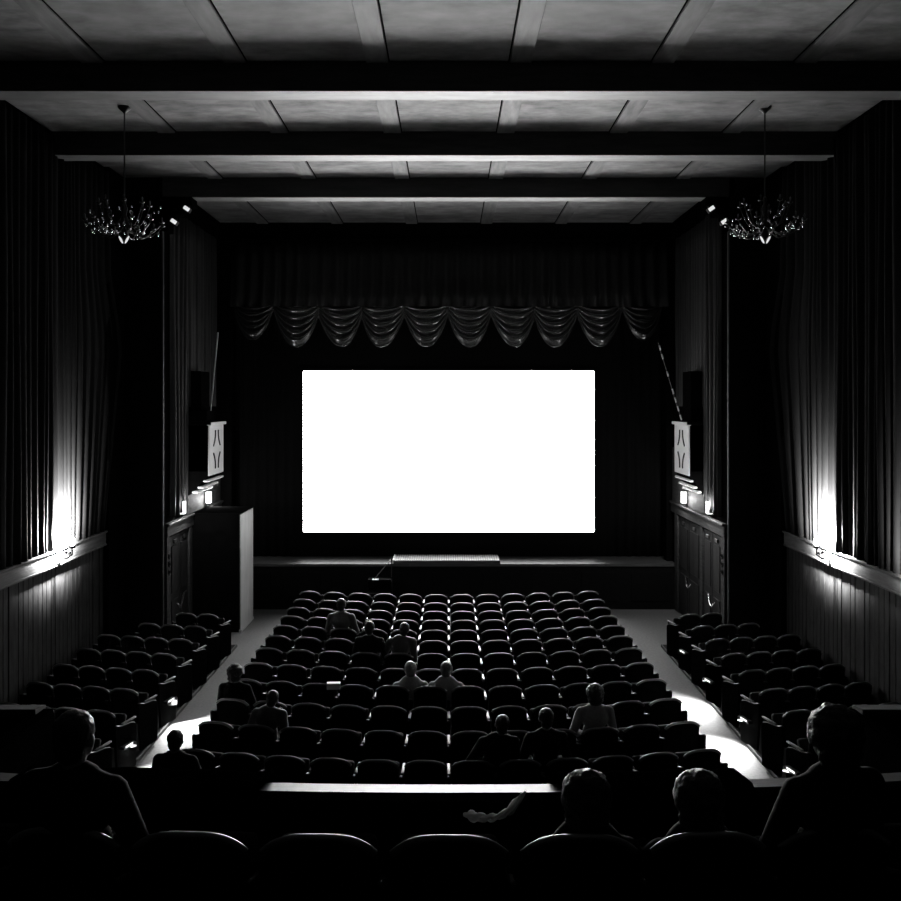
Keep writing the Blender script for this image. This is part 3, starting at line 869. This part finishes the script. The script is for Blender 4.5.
    for i in (0, 1): limb(j, [sh[i] + Vector((0, 0, -0.004)), el[i], el[i] + (wr[i] - el[i]) * 0.92], [0.070, 0.056, 0.042])
    limb(j, [neck - Vector((0, 0, 0.07)), neck - Vector((0, 0.006, 0.028))], [0.085, 0.064])
    jacket = remeshed(j, 'jacket', M['cloth_dark'], 0.013)
    t = MB()
    t.ball(hip, (0.185, 0.15, 0.12), 16, 10)
    for i in (0, 1):
        limb(t, [hip + Vector(((-1, 1)[i] * 0.08, 0.02, -0.01)), kn[i], an[i] + Vector((0, 0, 0.02))], [0.098, 0.072, 0.060])
    trousers = remeshed(t, 'trousers', M['cloth_dark'], 0.014)
    sh_ = MB()
    for i in (0, 1):
        sh_.ball(an[i] + Vector((0, 0.07, -0.052)), (0.050, 0.135, 0.045), 12, 8)
    shoes = remeshed(sh_, 'shoes', M['shell'], 0.012)
    h = MB()
    h.ball(H((0, -0.022, 0.035)), (0.086, 0.096, 0.092), 20, 14, rot)
    h.ball(H((0, -0.055, -0.035)), (0.070, 0.055, 0.065), 16, 10, rot)
    hair = remeshed(h, 'hair', M['hair'], 0.011)
    for v in hair.vertices:
        n_ = noise.noise(Vector((v.co.x * 90, v.co.y * 90, v.co.z * 22))) * 0.007
        v.co += v.normal * n_
    h2 = MB()
    h2.ball(H((0, -0.03, 0.035)), (0.118, 0.115, 0.118), 20, 14, rot)
    h2.ball(H((0, -0.06, -0.05)), (0.105, 0.07, 0.08), 16, 10, rot)
    hair2 = remeshed(h2, 'hair', M['hair'], 0.012)
    for v in hair2.vertices:
        v.co += v.normal * (noise.noise(v.co * 30) * 0.010 + noise.noise(v.co * 80) * 0.008)
    ey = MB()
    for s in (-1, 1): ey.ball(H((s * 0.031, 0.077, 0.002)), 0.010, 10, 8)
    eyes = ey.mesh('eyes', M['eye'], True)
    return dict(body=body, jacket=jacket, trousers=trousers, shoes=shoes, hair=hair, hair2=hair2, eyes=eyes)
PM = {p: person_meshes(p) for p in ('upright', 'lean', 'slouch')}
PM['slouch_tuck'] = person_meshes('slouch', True)
PM['upright_tuck'] = person_meshes('upright', True)

def with_mat(me, m):
    c = me.copy(); c.materials.clear(); c.materials.append(m); return c
_cache = {}
def person(pose, x, y, z, rz, label, cloth='cloth_dark', big=False, hair='hair', scale=1.0, mirror=False, group=None):
    t = empty('person', (x, y, z), rz)
    t.scale = (scale * (-1 if mirror else 1), scale, scale)
    tag(t, label, 'person', group)
    P = PM[pose]
    def get(k, mt):
        kk = (pose, k, mt)
        if kk not in _cache: _cache[kk] = with_mat(P[k], M[mt])
        return _cache[kk]
    child('body', P['body'], t); child('jacket', get('jacket', cloth), t); child('trousers', P['trousers'], t)
    child('shoes', P['shoes'], t); child('hair', get('hair2' if big else 'hair', hair), t); child('eyes', P['eyes'], t)
    return t
GA = 'people sitting in the audience'
def rowy(r, x): return ROWS[r] + x * x / (2 * RC)
person('upright', -2.0, rowy(4, -2), 0, -0.05, 'person sitting alone nearest the stage in a light jacket', 'cloth_grey', scale=1.02, group=GA)
person('upright', -1.34, rowy(6, -1.3), 0, -0.1, 'person with rounded hair, left one of two sitting side by side', 'cloth_dark', group=GA)
person('lean', -0.86, rowy(6, -.8), 0, 0.0, 'person in grey, right one of two sitting side by side', 'cloth_grey', group=GA, scale=1.0)
person('slouch', -0.56, rowy(8, -.5) - 0.02, 0, 0.1, 'slouching person with pale collar, left one of two behind the pair', 'cloth_pale', hair='hairgrey', scale=1.06, group=GA)
person('slouch', -0.05, rowy(8, -.1) - 0.02, 0, -0.1, 'slouching person with pale collar, right one of two behind the pair', 'cloth_pale', hair='hairgrey', scale=1.06, group=GA)
person('upright', -3.05, rowy(9, -3.05), 0, -0.15, 'person with curly dark hair sitting at the left aisle', 'cloth_dark', big=True, scale=0.95, group=GA)
person('lean', -2.42, rowy(10, -2.42), 0, -0.15, 'person leaning over beside the curly-haired one, near the left aisle', 'cloth_grey', scale=0.95, group=GA)
person('upright', -3.06, rowy(12, -3.06), 0, -0.1, 'person in the rearmost row seen against the bright left aisle', 'cloth_dark', scale=1.02, group=GA)
person('lean', 0.52, rowy(11, .6), 0, 0.05, 'person with cropped hair, leftmost of the three towards the right rear', 'cloth_dark', scale=1.0, group=GA)
person('upright', 1.16, rowy(11, 1.1), 0, 0.1, 'broad person in the middle of the three towards the right rear', 'cloth_dark', scale=1.04, group=GA)
person('upright', 1.90, rowy(10, 1.9), 0, 0.1, 'person with big round dark hair and pale collar, towards the right rear', 'cloth_pale', big=True, scale=1.0, group=GA)
GB = 'people sitting in the balcony foreground'
person('slouch_tuck', 0.60, 3.99, 2.35, 0.0, 'slouching dark figure in the balcony, left one of the two behind the coat', 'cloth_dark', big=True, group=GB, scale=0.95)
person('slouch_tuck', 1.10, 3.99, 2.35, 0.1, 'slouching dark figure in the balcony, right one of the two behind the coat', 'cloth_dark', big=True, group=GB, scale=0.95)
person('upright_tuck', -1.65, 3.99, 2.35, -0.2, 'dark figure in the balcony at the lower left corner', 'cloth_dark', group=GB)
person('upright_tuck', 1.70, 3.99, 2.35, 0.3, 'dark figure in the balcony at the lower right corner', 'cloth_dark', big=True, group=GB, mirror=True)

# folded paper on a seat back
o = MB().box(-0.10, 0.10, -0.03, 0.07, 0, 0.006, bevel=0.002).box(-0.10, 0.10, -0.036, -0.03, -0.08, 0.006, bevel=0.002).build('folded_program', M['paper'])
o.location = (-1.70, rowy(8, -1.66) - 0.09, 0.875); o.rotation_euler = (0, 0, 0.1)
tag(o, 'folded pale program lying over a seat back left of the middle', 'paper')

# dark coats added to blank out stretches of the balcony ledge, and a pale scarf
def coat(x0, x1, label, seed):
    r = random.Random(seed); p1, p2 = r.uniform(0, 6), r.uniform(0, 6)
    def f(u, v):
        x = x0 + (x1 - x0) * u + 0.03 * math.sin(v * 6 + p1)
        yc = curveY(x)
        L = 0.30 + 0.16 + 0.22
        d = v * L
        wv = 0.012 * math.sin(u * 22 + p1) + 0.008 * math.sin(u * 41 + p2)
        e = 0.02
        if d < 0.30 - 0.02: y, z = yc - 0.035 - e - wv, 3.155 - (0.30 - d) + 0.0
        elif d < 0.46: 
            t = (d - 0.28) / 0.18; y, z = yc - 0.035 + t * 0.22, 3.150 + wv * 0.3
        else: y, z = yc + 0.185 + e + wv, 3.155 - (d - 0.46)
        return Vector((x, y, z))
    o = solid(MB().grid(f, 60, 30).build('coat', M['coat'], smooth=True), 0.014)
    tag(o, label, 'coat')
coat(0.53, 1.47, 'dark coat laid over the balcony ledge right of the middle', 2)
coat(-2.2, -0.93, 'dark cloth covering the left part of the balcony ledge', 5)
def scarf(u, v):
    x = 0.06 + 0.27 * u
    zc = 3.235 + 0.22 * max(0, u - 0.35) ** 1.6 + 0.10 * max(0, 0.2 - u)
    a = v * 2 * PI
    r_ = (0.012 + 0.004 * math.sin(u * 9) + 0.004 * math.sin(u * 40 + a * 2) + 0.004 * u) * min(1, 8 * u + 0.2, 6 * (1 - u) + 0.2)
    return Vector((x, 4.00 + r_ * 1.6 * math.cos(a) + 0.02 * math.sin(u * 7), zc + 0.02 + r_ * math.sin(a) + 0.004 * math.sin(a * 5 + u * 20)))
o = MB().grid(scarf, 40, 22).build('scarf', M['scarf'], smooth=True)
tag(o, 'crumpled pale scarf lying along a front balcony seat back near the middle', 'scarf')
